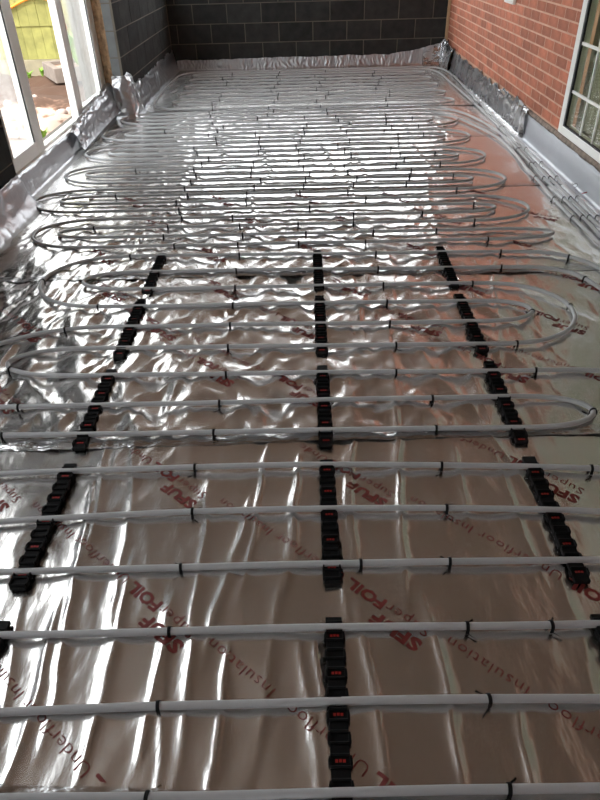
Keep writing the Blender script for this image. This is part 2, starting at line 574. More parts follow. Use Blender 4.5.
# mortar bed and rubble edge along the foot of the bricks
bm = bmesh.new()
N = 110
ring = []
for i in range(N + 1):
    y = 3.0 + (6.6 - 3.0) * i / N
    wv = 0.018 + 0.016 * float(perlin(y * 6, 0.3, 21)) + 0.008 * float(perlin(y * 23, 1.3, 22))
    zt = 0.214 + 0.006 * float(perlin(y * 15, 2.3, 23))
    zb = 0.165 + 0.02 * float(perlin(y * 5, 4.3, 24))
    ring.append([bm.verts.new(p) for p in ((XR + .02, y, zt), (XR - wv * .5, y, zt - .004), (XR - wv, y, (zt + zb) / 2), (XR - wv * .4, y, zb), (XR + .02, y, zb))])
for i in range(N):
    for j in range(4):
        bm.faces.new((ring[i][j], ring[i][j + 1], ring[i + 1][j + 1], ring[i + 1][j]))
me = bpy.data.meshes.new('mortar_ledge'); bm.to_mesh(me); bm.free()
link('mortar_ledge', me, simple('ledge_mortar', (0.30, 0.24, 0.20), 0.95, noise=0.4, nscale=25, bump=0.8, bscale=50), wr)

# rear wall, behind the photographer, with a narrow opening added to let sky light in
struct(link('wall_rear', boxes_mesh('wall_rear', [(-2.2, -0.3, YN - .15, YN, -.2, ZC), (0.2, 2.15, YN - .15, YN, -.2, ZC), (-0.3, 0.2, YN - .15, YN, 2.15, ZC)]), M['plaster']),
       'plain plaster wall behind the photographer', 'wall')

# timber batten in the far right corner
struct(box('trim_1', (XR - 0.035, XR - 0.002, YB - 0.045, YB - 0.004, 0.20, 2.4), M['timber'], bevel=0.003), 'pale timber batten upright in the far right corner', 'batten')

# white box vent low on the brick wall
vr = tag(empty('wall_vent', (XR, 6.75, 0.88)), 'white plastic vent cover on the brick wall at the top edge of the view', 'vent')
wfix(box('body', (XR - 0.03, XR - 0.001, 6.60, 6.90, 0.885, 1.06), M['upvc'], bevel=0.004), vr)
for k in range(5):
    wfix(box('louvre', (XR - 0.042, XR - 0.029, 6.62, 6.88, 0.905 + k * .03, 0.912 + k * .03), M['upvc']), vr)

# ------------------------------------------------------------------ house window in the brick wall
w1 = struct(empty('window_1', (XR, (WY0 + WY1) / 2, WZ0)), 'white-framed window with thin white glazing bars in the brick wall', 'window')
FX0, FX1 = XR - 0.012, XR + 0.06
FW = 0.085
for y0, y1, z0, z1 in [(WY1 - FW * .9, WY1, WZ0, WZ1), (WY0, WY0 + FW, WZ0, WZ1), (WY0 + FW, WY1 - FW * .9, WZ0, WZ0 + 0.055), (WY0 + FW, WY1 - FW * .9, WZ1 - .06, WZ1), (3.86, 3.96, WZ0 + .055, WZ1 - .06), (2.52, 2.62, WZ0 + .055, WZ1 - .06)]:
    wfix(box('frame', (FX0, FX1, y0, y1, z0, z1), M['upvc'], bevel=0.004), w1)
gy0, gy1 = 3.96, WY1 - FW * .9
for ga, gb in ((gy0, gy1), (2.62, 3.86), (WY0 + FW, 2.52)):
    wfix(link('gasket', boxes_mesh('gasket', [(FX0 + .004, FX0 + .02, gb - .024, gb, WZ0 + .055, WZ1 - .06), (FX0 + .004, FX0 + .02, ga, ga + .014, WZ0 + .055, WZ1 - .06),
                                            (FX0 + .004, FX0 + .02, ga + .014, gb - .024, WZ0 + .055, WZ0 + .063)]), M['gasket']), w1)
    wfix(box('pane', (FX0 + .022, FX0 + .027, ga, gb, WZ0 + .055, WZ1 - .06), M['glass_dark']), w1)
for yb in (4.60, 4.385, 4.17, 3.62, 3.40, 3.18, 2.96, 2.30, 2.08, 1.86, 1.64):
    wfix(box('glazing_bar', (FX0 + .012, FX0 + .021, yb - .008, yb + .008, WZ0 + .063, WZ1 - .06), M['upvc']), w1)
for zb in (0.50, 0.795, 1.09, 1.385, 1.68):
    wfix(link('glazing_bar', boxes_mesh('glazing_bar', [(FX0 + .011, FX0 + .0205, gy0 + .014, gy1 - .024, zb - .009, zb + .009), (FX0 + .011, FX0 + .0205, 2.62 + .014, 3.86 - .024, zb - .009, zb + .009), (FX0 + .011, FX0 + .0205, WY0 + FW + .014, 2.52 - .024, zb - .009, zb + .009)]), M['upvc']), w1)
cyy = np.linspace(WY0 + .03, WY1 - .03, 300)
czz = np.array([WZ0 + .01, 0.8, 1.5, WZ1 - .02])
CY, CZ = np.meshgrid(cyy, czz)
CX = FX1 + .035 + .008 * np.sin(CY * 75 + 1.5 * np.sin(CY * 9)) + .004 * perlin(CY * 4, CZ * 2, 91)
wfix(link('added_curtain', grid_mesh('added_curtain', CX, CY, CZ), M['curtain']), w1)  # panel added behind the glass to make the panes paler and block daylight
# dim room behind that window
dr = struct(link('wall_house', boxes_mesh('wall_house', [(3.4, 3.45, 0.5, 6.5, -.2, 0.75), (3.4, 3.45, 0.5, 6.5, 2.3, 2.6), (3.4, 3.45, 0.5, 2.3, .75, 2.3), (3.4, 3.45, 4.6, 6.5, .75, 2.3), (2.15, 3.4, 6.45, 6.5, -.2, 2.6), (2.15, 3.4, 0.5, 0.55, -.2, 2.6), (2.15, 3.4, 0.55, 6.45, -.2, -.15), (2.15, 3.4, 0.55, 6.45, 2.55, 2.6)]), M['dark_room']),
            'dim olive walls of the room behind the window', 'wall')

# ------------------------------------------------------------------ glazed doors on the left
d1 = struct(empty('door_1', (-1.97, 5.45, 0.10)), 'white glazed patio doors, the middle bay standing open', 'door')
DX0, DX1 = -2.02, -1.95
for nm, q in [('sill', (-2.06, -1.935, 4.20, 6.975, 0.10, 0.165)), ('head', (DX0, DX1, 4.20, 6.975, 2.30, 2.38)), ('jamb', (DX0, DX1, 6.885, 6.975, 0.165, 2.30)), ('jamb', (DX0, DX1, 4.20, 4.27, 0.165, 2.30))]:
    wfix(box(nm, q, M['upvc'], bevel=0.004), d1)
wfix(box('threshold_lip', (-2.0, -1.97, 5.02, 5.93, 0.165, 0.185), M['upvc'], bevel=0.003), d1)


def leaf(y0, y1, xoff, sw, rail):
    root = empty('door_leaf', (xoff, y0, 0.165))
    wfix(root, d1)
    x0, x1 = xoff - 0.03, xoff + 0.03
    def part(nm, q, mt, bv=0.004):
        o = box(nm, (q[0] - xoff, q[1] - xoff, q[2] - y0, q[3] - y0, q[4] - .165, q[5] - .165), mt, root, bevel=bv)
    part('stile', (x0, x1, y0, y0 + sw, .168, 2.298), M['upvc'])
    part('stile', (x0, x1, y1 - sw, y1, .168, 2.298), M['upvc'])
    part('rail', (x0, x1, y0 + sw, y1 - sw, .168, .168 + rail), M['upvc'])
    part('rail', (x0, x1, y0 + sw, y1 - sw, 2.298 - rail, 2.298), M['upvc'])
    part('glazing_bead', (x1 - .012, x1 + .004, y1 - sw - .018, y1 - sw, .168 + rail, 2.298 - rail), M['upvc'], 0.003)
    part('glazing_bead', (x1 - .012, x1 + .004, y0 + sw, y0 + sw + .018, .168 + rail, 2.298 - rail), M['upvc'], 0.003)
    part('gasket', (x1 - .012, x1 - .004, y1 - sw - .026, y1 - sw - .018, .168 + rail, 2.298 - rail), M['gasket'], 0)
    part('pane', (xoff - .003, xoff + .003, y0 + sw, y1 - sw, .168 + rail, 2.298 - rail), M['glass_milky'], 0)
    return root


leaf(4.27, 5.01, -1.985, 0.135, 0.09)
leaf(5.93, 6.885, -1.985, 0.115, 0.075)

# ------------------------------------------------------------------ garden outside
GXN, GYN = 90, 110
gx = np.linspace(-9.0, -2.06, GXN); gy = np.linspace(2.0, 13.0, GYN)
XX, YY = np.meshgrid(gx, gy)
ZZ = -0.06 + 0.10 * perlin(XX * 1.6, YY * 1.6, 31) + 0.05 * perlin(XX * 4.5, YY * 4.5, 32) + 0.03 * perlin(XX * 11, YY * 11, 33)
ZZ = ZZ - 0.03 * sstep(XX, -2.6, -2.06)


struct(link('ground', grid_mesh('ground', XX, YY, ZZ), M['soil']), 'churned brown soil and pale rubble outside the doors', 'ground')


def gz(x, y):
    return float(-0.06 + 0.10 * perlin(x * 1.6, y * 1.6, 31) + 0.05 * perlin(x * 4.5, y * 4.5, 32) + 0.03 * perlin(x * 11, y * 11, 33))


FY = 9.9
fen = tag(empty('garden_fence', (-4.5, FY, -0.1)), 'mossy yellow-green timber garden fence beyond the open door', 'fence')
for k in range(44):
    x0 = -8.6 + k * 0.13
    wfix(box('board', (x0 + .0003, x0 + .1297, FY, FY + .02 + .006 * (k % 2), 0.12, 0.525 + random.uniform(-.004, .004)), M['fence'], bevel=.003), fen)
    wfix(box('board', (x0 + .0003, x0 + .1297, FY - .022 + .004 * (k % 2), FY - .002, 0.515, 1.85), M['fence'], bevel=.003), fen)
for x0 in (-8.6, -6.78, -4.96):
    wfix(box('gravel_board', (x0, x0 + 1.80, FY - .01, FY + .04, -0.25, 0.118), M['gravelboard'], bevel=.005), fen)
for x0 in (-6.86, -5.04, -3.02):
    wfix(box('post', (x0 - .05, x0 + .05, FY + .045, FY + .145, -.25, 1.95), M['gravelboard'], bevel=.005), fen)
# raised bed of sleepers
bed = tag(empty('raised_bed', (-2.86, 9.42, -0.02)), 'grey timber raised bed beside the mossy fence', 'planter')
bed.rotation_euler.z = math.radians(30)
for q in [(-.5, .5, -.35, -.27, 0, .17), (-.5, .5, .27, .35, 0, .17), (-.5, -.42, -.27, .27, 0, .17), (.42, .5, -.27, .27, 0, .17)]:
    box('sleeper', q, M['sleeper'], bed, bevel=.006)
box('soil', (-.42, .42, -.27, .27, 0, .13), M['soil'], bed)


def tube_mesh(name, pts, rad, seg=10, cap=True):
    pts = [Vector(p) for p in pts]
    n = len(pts)
    V, Fc = [], []
    for i, p in enumerate(pts):
        d = (pts[min(i + 1, n - 1)] - pts[max(i - 1, 0)]).normalized()
        up = Vector((0, 0, 1)) if abs(d.z) < 0.95 else Vector((0, 1, 0))
        s = d.cross(up).normalized(); t = s.cross(d)
        for k in range(seg):
            a = 2 * PI * k / seg
            V.append(p + s * (rad * math.cos(a)) + t * (rad * math.sin(a)))
    for i in range(n - 1):
        for k in range(seg):
            a = i * seg + k; b2 = i * seg + (k + 1) % seg
            Fc.append((a, b2, b2 + seg, a + seg))
    if cap:
        Fc.append(tuple(range(seg - 1, -1, -1))); Fc.append(tuple(range((n - 1) * seg, n * seg)))
    return mesh_from(name, V, Fc, True)


def catmull(P, step=0.035):
    P = [np.array(p, float) for p in P]
    out = []
    for i in range(len(P) - 1):
        p0 = P[i - 1] if i else 2 * P[0] - P[1]
        p1, p2 = P[i], P[i + 1]
        p3 = P[i + 2] if i + 2 < len(P) else 2 * P[-1] - P[-2]
        L = np.linalg.norm(p2 - p1)
        t0 = 0.0; t1 = max(np.linalg.norm(p1 - p0), 1e-5) ** .5; t2 = t1 + max(L, 1e-5) ** .5; t3 = t2 + max(np.linalg.norm(p3 - p2), 1e-5) ** .5
        n = max(1, int(L / step))
        for k in range(n):
            t = t1 + (t2 - t1) * k / n
            a1 = (t1 - t) / (t1 - t0) * p0 + (t - t0) / (t1 - t0) * p1
            a2 = (t2 - t) / (t2 - t1) * p1 + (t - t1) / (t2 - t1) * p2
            a3 = (t3 - t) / (t3 - t2) * p2 + (t - t2) / (t3 - t2) * p3
            b1 = (t2 - t) / (t2 - t0) * a1 + (t - t0) / (t2 - t0) * a2
            b2 = (t3 - t) / (t3 - t1) * a2 + (t - t1) / (t3 - t1) * a3
            out.append((t2 - t) / (t2 - t1) * b1 + (t - t1) / (t2 - t1) * b2)
    out.append(P[-1])
    return out


tag(link('orange_cable', tube_mesh('orange_cable', catmull([(-4.6, FY - .05, .62), (-4.2, FY - .06, .64), (-3.9, FY - .06, .72), (-3.6, FY - .06, .83), (-3.42, FY - .06, .84), (-3.27, FY - .06, .78), (-3.20, FY - .06, .60), (-3.17, FY - .06, .48)]), 0.018, 8), M['orange']),
    'thick orange cable looped along the garden fence', 'cable')

ico = bpy.data.meshes.new('stone')
bm = bmesh.new(); bmesh.ops.create_icosphere(bm, subdivisions=2, radius=1)
for v in bm.verts:
    q = float(perlin(v.co.x * 1.5 + v.co.z, v.co.y * 1.5, 41))
    v.co *= 1 + .35 * q
bm.to_mesh(ico); bm.free(); ico.materials.append(M['stone'])
for k in range(34):
    x = random.uniform(-3.6, -2.3); y = random.uniform(5.2, 8.3)
    s = random.uniform(.02, .06)
    o = link('rubble_stone', ico)
    o.location = (x, y, gz(x, y) + s * .25)
    o.scale = (s * random.uniform(.8, 1.5), s, s * random.uniform(.5, .8))
    o.rotation_euler = (0, 0, random.uniform(0, 6))
    tag(o, 'pale lump of rubble lying on the soil outside the doors', 'stone', 'rubble stones outside the doors')


def weed(x, y, n, hgt, label, base=None):
    V, Fc = [], []
    for i in range(n):
        a = random.uniform(0, 2 * PI); l = hgt * random.uniform(.6, 1.1); ln = random.uniform(.2, .9) * l
        wd = l * .16
        p0 = Vector((0, 0, -.02)); p1 = Vector((math.cos(a) * ln * .4, math.sin(a) * ln * .4, l * .7)); p2 = Vector((math.cos(a) * ln, math.sin(a) * ln, l))
        s = Vector((-math.sin(a), math.cos(a), 0)) * wd
        b0 = len(V)
        V += [p0 - s * .3, p0 + s * .3, p1 + s, p1 - s, p2]
        Fc += [(b0, b0 + 1, b0 + 2, b0 + 3), (b0 + 3, b0 + 2, b0 + 4)]
    o = link('weed', mesh_from('weed', V, Fc), M['leaf'])
    o.location = (x, y, gz(x, y) if base is None else base)
    tag(o, label, 'plant', 'weeds outside the doors')


for k, (x, y) in enumerate([(-3.95, 9.6), (-3.75, 9.66), (-3.55, 9.62), (-3.42, 9.68), (-4.2, 9.65), (-3.3, 9.55), (-4.5, 9.6)]):
    weed(x, y, 22, .10, 'low green weed tuft growing at the foot of the fence')
weed(-2.47, 6.35, 16, .12, 'small green weed sprouting near the door threshold')
weed(-2.95, 9.45, 30, .42, 'leafy green plant growing in the raised bed', .05)

# ------------------------------------------------------------------ foil sheets on the floor
SEAMS = [-0.70, 0.585, 1.755, 3.10, 4.48, 5.80, 7.02, 8.25, 9.53]
FXL, FXR = -1.855, 1.845
sheet_grid = []
LAB = ['nearest silver foil sheet, at the photographer\'s feet below the first tape', 'silver foil sheet with red print under the nearest pipe runs',
       'crinkled silver foil sheet under the second and third rows of black rails', 'bright crumpled foil sheet under the farthest row of black rails',
       'silver foil sheet level with the near end of the glazed doors', 'silver foil sheet level with the open door bay',
       'silver foil sheet level with the block pier beside the doors', 'farthest silver foil sheet, against the far block wall']
sheets = []


def tilt(x, k):          # seams wander a little across the room
    return (0.02 * perlin(x * .8, k * 3.1, 51) - (0.035 * (x + .5) if k == 1 else 0) + (0.02 * x if k == 2 else 0))


for k in range(8):
    ya, yb = SEAMS[k], SEAMS[k + 1]
    dxs = 0.0065 if k == 1 else 0.0085 if 2 <= k <= 3 else 0.012
    dys = 0.014 if k == 1 else 0.010 if 2 <= k <= 3 else 0.014
    nx = int((FXR - FXL) / dxs); ny = int((yb - ya) / dys)
    xs = np.linspace(FXL, FXR, nx)
    tt = np.linspace(0, 1, ny)
    X = np.repeat(xs[None, :], ny, 0)
    A = ya + tilt(xs, k); B = yb + tilt(xs, k + 1)
    if k == 7:
        B = np.full_like(xs, yb)
    Y = A[None, :] + (B - A)[None, :] * tt[:, None]
    Z = foil_height(X, Y, 0.37 * k)
    o = link('foil_sheet', grid_mesh('foil_sheet', X, Y, Z), M['foil'])
    tag(o, LAB[k], 'foil sheet', 'foil sheets on the floor')
    sheets.append(o)
    sheet_grid.append((xs, A, B, Z))


def sheet_z(k, x, y):
    xs, A, B, Z = sheet_grid[k]
    x = np.asarray(x, float); y = np.asarray(y, float)
    fx = np.clip((x - xs[0]) / (xs[1] - xs[0]), 0, len(xs) - 1.001)
    a = np.interp(x, xs, A); b_ = np.interp(x, xs, B)
    fy = np.clip((y - a) / (b_ - a), 0, 1) * (Z.shape[0] - 1)
    fy = np.clip(fy, 0, Z.shape[0] - 1.001)
    i = fx.astype(int); j = fy.astype(int); u = fx - i; v = fy - j
    return (Z[j, i] * (1 - u) + Z[j, i + 1] * u) * (1 - v) + (Z[j + 1, i] * (1 - u) + Z[j + 1, i + 1] * u) * v


def floor_z(x, y):
    k = max(0, min(7, int(np.searchsorted(SEAMS, y)) - 1))
    return float(sheet_z(k, np.array([x]), np.array([y]))[0])


# tape over the seams
TL = ['strip of silver tape on the foil seam nearest the camera', 'strip of crinkled silver tape on the foil seam below the second row of rails',
      'strip of crinkled silver tape on the foil seam under the farthest row of rails', 'strip of dark crinkled tape on the foil seam level with the near door leaf',
      'strip of tape on the foil seam level with the open door bay', 'strip of tape on the foil seam level with the block pier', 'strip of tape on the foil seam nearest the far wall']
for k in range(1, 8):
    xs = np.linspace(FXL + .01, FXR - .01, 320)
    wd = 0.055 if k <= 3 else 0.05
    tv = np.linspace(-.5, .5, 9)
    X = np.repeat(xs[None, :], 9, 0)
    c = SEAMS[k] + tilt(xs, k)
    Y = c[None, :] + tv[:, None] * wd + 0.004 * perlin(X * 4, 0 * X, 60 + k)
    zl = np.maximum(sheet_z(k - 1, X, Y), sheet_z(k, X, Y))
    Z = zl + 0.0018 + 0.002 * np.abs(perlin(X * 22, tv[:, None] * 3 + 0 * X, 70 + k)) * (1 - (2 * tv[:, None]) ** 4)
    tag(link('foil_tape', grid_mesh('foil_tape', X, Y, Z), M['tape']), TL[k - 1], 'tape', 'tape strips on the foil seams')


# red print on the foil
def text_mesh(body, size, xscale, bold, x, y, spacing=1.0):
    cu = bpy.data.curves.new('lettering', 'FONT')
    cu.body = body
    cu.size = size
    cu.space_character = spacing
    cu.offset = bold
    cu.resolution_u = 2
    ob = bpy.data.objects.new('lettering', cu)
    COL.objects.link(ob)
    dg = bpy.context.evaluated_depsgraph_get()
    me = bpy.data.meshes.new_from_object(ob.evaluated_get(dg))
    bpy.data.objects.remove(ob); bpy.data.curves.remove(cu)
    bm = bmesh.new(); bm.from_mesh(me)
    bpy.data.meshes.remove(me)
    for v in bm.verts:
        v.co.x = v.co.x * xscale + x
        v.co.y = v.co.y + y
        v.co.z = 0
    return bm


def width(bm):
    return max(v.co.x for v in bm.verts)


block = bmesh.new()


def absorb(bm):
    tmp = bpy.data.meshes.new('t'); bm.to_mesh(tmp); block.from_mesh(tmp); bpy.data.meshes.remove(tmp); bm.free()


b1 = text_mesh('SFUF', 0.050, 1.42, 0.0022, 0, 0.012, 1.05); absorb(b1)
b1 = text_mesh('Super', 0.043, 1.35, -0.0006, 0, -0.033, 1.08); xw = width(b1) + .004; absorb(b1)
b1 = text_mesh('FOIL', 0.047, 1.35, 0.0018, xw, -0.033, 1.02); xw = width(b1) + .016; absorb(b1)
b1 = text_mesh('Underfloor Insulation', 0.043, 1.32, -0.0006, xw, -0.033, 1.08); xw = width(b1); absorb(b1)
for ax in (0, 1):
    lim = 0.9 if ax == 0 else 0.08
    c = -0.08 if ax else 0.0
    while c < lim:
        no = (1, 0, 0) if ax == 0 else (0, 1, 0)
        bmesh.ops.bisect_plane(block, geom=block.verts[:] + block.edges[:] + block.faces[:], plane_co=(c if ax == 0 else 0, c if ax else 0, 0), plane_no=no)
        c += 0.016
bmesh.ops.triangulate(block, faces=block.faces[:])
base_me = bpy.data.meshes.new('print_base'); block.to_mesh(base_me); block.free()
bv = np.empty(len(base_me.vertices) * 3); base_me.vertices.foreach_get('co', bv); bv = bv.reshape(-1, 3)
bv[:, 0] *= 0.75 / max(xw, .01)
AN = math.radians(140)
ca, sa = math.cos(AN), math.sin(AN)
for k, rows in [(1, [(0.275, 0.955), (0.242, 1.452), (0.30, 0.455)]), (2, [(0.07, 1.96), (0.30, 2.11), (0.02, 2.47), (0.27, 2.85)]), (3, [(0.14, 3.30), (0.33, 3.80), (0.1, 4.2)])]:
    for ri, (xo, yo) in enumerate(rows):
        for i in range(-4, 5):
            x0 = xo + i * 0.593 + (0.0 if k == 1 else random.uniform(-.03, .03)); y0 = yo
            if x0 < -1.3 or x0 > 1.8:
                continue
            if k == 2 and ri == 1 and i % 2 == 0 or k == 2 and ri == 0 and i % 2:
                continue
            px = x0 + ca * bv[:, 0] - sa * bv[:, 1]
            py = y0 + sa * bv[:, 0] + ca * bv[:, 1]
            a = np.interp(px, sheet_grid[k][0], sheet_grid[k][1]) + .035; b_ = np.interp(px, sheet_grid[k][0], sheet_grid[k][2]) - .035
            pz = sheet_z(k, px, py) + 0.0011
            ok = (py > a) & (py < b_) & (px > FXL + .06) & (px < FXR - .08)
            me = base_me.copy()
            me.name = 'printed_lettering'
            me.vertices.foreach_set('co', np.stack([px, py, pz], -1).ravel())
            if not ok.all():
                bm = bmesh.new(); bm.from_mesh(me); bm.verts.ensure_lookup_table()
                bmesh.ops.delete(bm, geom=[bm.verts[q] for q in np.nonzero(~ok)[0]], context='VERTS')
                nv = len(bm.verts)
                bm.to_mesh(me); bm.free()
                if nv < 20:
                    bpy.data.meshes.remove(me); continue
            me.update()
            o = link('printed_lettering', me, M['ink'], sheets[k])
            o['label'] = 'red printed lettering'


# ------------------------------------------------------------------ foil turned up against the walls
def upstand(name, path, prof, label, cat, material, seed, amp=0.012, ragged=0.03, nu=160, nv=16, fold=14.0, tops=None, stretch=3.0, group=None):
    """path: [(x, y, nx, ny)] wall-foot points with inward normal; prof: [(out, z)] from floor to top edge.
    tops: optional [(s 0..1, z scale)]"""
    P = np.array([p[:2] for p in path], float); NN = np.array([p[2:] for p in path], float)
    L = np.concatenate([[0], np.cumsum(np.linalg.norm(np.diff(P, axis=0), axis=1))])
    s = np.linspace(0, L[-1], nu)
    px = np.interp(s, L, P[:, 0]); py = np.interp(s, L, P[:, 1])
    nx_ = np.interp(s, L, NN[:, 0]); ny_ = np.interp(s, L, NN[:, 1])
    ln = np.hypot(nx_, ny_); nx_ /= ln; ny_ /= ln
    t = np.linspace(0, 1, nv)
    pk = np.linspace(0, 1, len(prof))
    po = np.interp(t, pk, [p[0] for p in prof]); pz = np.interp(t, pk, [p[1] for p in prof])
    sc_ = np.ones(nu) if tops is None else np.interp(s / L[-1], [q[0] for q in tops], [q[1] for q in tops])
    S, T = np.meshgrid(s, t)
    rag = ragged * (perlin(s * 6, s * 0, seed) + .6 * perlin(s * 17, s * 0, seed + 1))
    Zz = pz[:, None] * sc_[None, :] + T ** 2 * rag[None, :]
    f1 = np.abs(perlin(S * fold + 2 * perlin(S * 3, T * 2, seed + 5), T * stretch, seed + 2))
    f2 = np.abs(perlin(S * fold * 2.1 + 5 * T, T * stretch * 3, seed + 3))
    d = amp * (2.2 * f1 + 1.0 * f2) * np.clip(T * 4, 0.15, 1)
    O = po[:, None] + d
    O = np.maximum(O, 0.003)
    X = px[None, :] + nx_[None, :] * O; Y = py[None, :] + ny_[None, :] * O
    o = link(name, grid_mesh(name, X, Y, np.maximum(Zz, 0.0) - 0.012 * (1 - T) ** 3), material)
    tag(o, label, cat, group)
    return o


PR = [(0.10, 0.006), (0.045, 0.012), (0.02, 0.05), (0.012, 0.11), (0.008, 0.17), (0.006, 0.20)]
GU = 'foil upstands around the room edge'
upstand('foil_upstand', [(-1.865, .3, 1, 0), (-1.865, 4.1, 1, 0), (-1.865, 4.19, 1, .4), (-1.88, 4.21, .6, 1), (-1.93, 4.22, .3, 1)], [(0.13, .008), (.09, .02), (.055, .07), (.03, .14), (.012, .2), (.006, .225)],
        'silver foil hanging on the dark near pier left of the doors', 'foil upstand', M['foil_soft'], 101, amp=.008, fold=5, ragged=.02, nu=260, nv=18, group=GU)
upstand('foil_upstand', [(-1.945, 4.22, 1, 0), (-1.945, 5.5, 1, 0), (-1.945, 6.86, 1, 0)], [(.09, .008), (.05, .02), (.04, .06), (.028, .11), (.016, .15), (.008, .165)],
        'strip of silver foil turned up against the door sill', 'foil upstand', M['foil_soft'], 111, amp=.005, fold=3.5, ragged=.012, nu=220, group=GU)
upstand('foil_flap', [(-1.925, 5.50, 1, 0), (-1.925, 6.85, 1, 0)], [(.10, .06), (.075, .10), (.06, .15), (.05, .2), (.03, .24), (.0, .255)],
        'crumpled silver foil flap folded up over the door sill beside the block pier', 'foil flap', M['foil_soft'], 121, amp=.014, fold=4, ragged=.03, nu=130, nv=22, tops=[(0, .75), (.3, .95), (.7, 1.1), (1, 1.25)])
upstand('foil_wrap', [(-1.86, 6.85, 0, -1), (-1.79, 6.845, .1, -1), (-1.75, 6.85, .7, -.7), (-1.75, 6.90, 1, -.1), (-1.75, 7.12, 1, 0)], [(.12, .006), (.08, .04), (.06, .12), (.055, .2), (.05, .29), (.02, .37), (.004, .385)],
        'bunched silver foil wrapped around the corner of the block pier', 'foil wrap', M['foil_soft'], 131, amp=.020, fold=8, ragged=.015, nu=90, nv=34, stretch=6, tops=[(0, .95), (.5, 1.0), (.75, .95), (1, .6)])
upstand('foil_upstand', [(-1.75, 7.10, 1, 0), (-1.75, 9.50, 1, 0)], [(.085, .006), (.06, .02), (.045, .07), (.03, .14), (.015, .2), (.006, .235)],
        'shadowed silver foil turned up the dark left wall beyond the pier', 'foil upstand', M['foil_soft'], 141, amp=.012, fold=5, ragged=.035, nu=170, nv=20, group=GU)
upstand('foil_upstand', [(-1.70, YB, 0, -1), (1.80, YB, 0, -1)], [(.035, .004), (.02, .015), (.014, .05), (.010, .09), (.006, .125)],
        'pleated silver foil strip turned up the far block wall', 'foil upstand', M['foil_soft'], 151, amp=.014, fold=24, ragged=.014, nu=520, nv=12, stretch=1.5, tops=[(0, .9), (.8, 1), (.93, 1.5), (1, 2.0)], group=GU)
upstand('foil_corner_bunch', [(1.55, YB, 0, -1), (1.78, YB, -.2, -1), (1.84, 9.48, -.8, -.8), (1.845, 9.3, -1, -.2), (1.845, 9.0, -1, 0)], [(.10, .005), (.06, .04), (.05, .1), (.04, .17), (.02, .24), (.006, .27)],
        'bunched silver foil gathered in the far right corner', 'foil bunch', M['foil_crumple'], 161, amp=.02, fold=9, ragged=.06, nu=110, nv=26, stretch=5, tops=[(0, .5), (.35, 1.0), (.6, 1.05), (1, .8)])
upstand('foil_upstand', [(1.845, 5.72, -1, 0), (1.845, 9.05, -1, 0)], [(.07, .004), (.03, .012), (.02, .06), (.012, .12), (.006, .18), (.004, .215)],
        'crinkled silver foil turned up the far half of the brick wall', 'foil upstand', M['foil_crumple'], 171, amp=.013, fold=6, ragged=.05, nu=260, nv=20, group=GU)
upstand('grey_membrane', [(1.828, 0.2, -1, 0), (1.828, 5.80, -1, 0)], [(.06, .004), (.016, .01), (.008, .06), (.006, .11), (.004, .16), (.003, .185)],
        'smooth grey membrane turned up below the brick wall and window', 'membrane', M['membrane'], 181, amp=.004, fold=2.2, ragged=.008, nu=260, nv=16)
upstand('foil_fold', [(1.828, 5.66, -1, 0), (1.81, 5.74, -1, -.5), (1.828, 5.80, -1, .2)], [(.02, .006), (.022, .06), (.03, .12), (.03, .17), (.02, .21), (.012, .225)],
        'bright upright fold where the grey membrane laps the crinkled foil', 'foil fold', M['foil_crumple'], 191, amp=.006, fold=20, ragged=.01, nu=24, nv=16)

# ------------------------------------------------------------------ pipes
PR_ = 0.0095
ZP = 0.0145
rows_px = {0: (798, 793, 788), 1: (712.5, 701.5, 697.5), 2: (635, 628, 623), 3: (572.5, 564, 560), 4: (522, 508, 511), 5: (474.5, 465, 469), 6: (436, 428, 428), 7: (408, 397, 396),
           8: (378, 370, 371), 9: (350, 344, 343), 10: (329, 322, 320), 11: (309, 301, 300), 12: (292, 284, 281.5), 13: (274, 268, 266), 14: (258, 252.5, 251)}


def row(k, xa, xb, n=9):
    """points along run k from world X xa to xb"""
    if k <= 14:
        l, m_, r = rows_px[k]
        ctl = [ground(0, l, ZP), ground(330, m_, ZP), ground(600, r, ZP)]
        q = np.polyfit([c[0] for c in ctl], [c[1] for c in ctl], 2 if k <= 5 else 1)
    else:
        q = np.array([ROWY[k]])
    xs = np.linspace(xa, xb, n)
    out = []
    for x in xs:
        xx = np.clip(x, -1.2, 1.2)
        y = float(np.polyval(q, xx)) + 0.007 * float(perlin(x * 1.6, k * 7.3, 200 + k))
        out.append((x, y))
    return out


ROWY = {}
for k in range(15, 39):
    ROWY[k] = 3.48 + 0.1475 * (k - 15)
far = [7.04, 7.31, 7.50, 7.71, 7.94, 8.14, 8.35, 8.53, 8.75, 8.92, 9.07, 9.22]
for i, y in enumerate(far):
    ROWY[39 + i] = y


def bend(p, q, xe, side, ax):
    """half-ellipse from the end p of one run to the start q of the next"""
    ym = (p[1] + q[1]) / 2; ay = (q[1] - p[1]) / 2
    xc = xe - side * ax
    return [(xc + side * ax * math.sin(t) ** 0.9, ym - ay * math.cos(t)) for t in np.linspace(0, PI, 13)[1:-1]]


def run_chain(seq):
    """seq: list of (row, direction +1/-1, start x, end x, bend x or None, bend ax)"""
    pts = []
    for i, (k, xa, xb, xe, ax) in enumerate(seq):
        pts += row(k, xa, xb)
        if xe is not None:
            nk, nxa = seq[i + 1][0], seq[i + 1][1]
            q = row(nk, nxa, seq[i + 1][2])[0]
            pts += bend(pts[-1], q, xe, 1 if xe > 0 else -1, ax)
    return pts


pipes = []


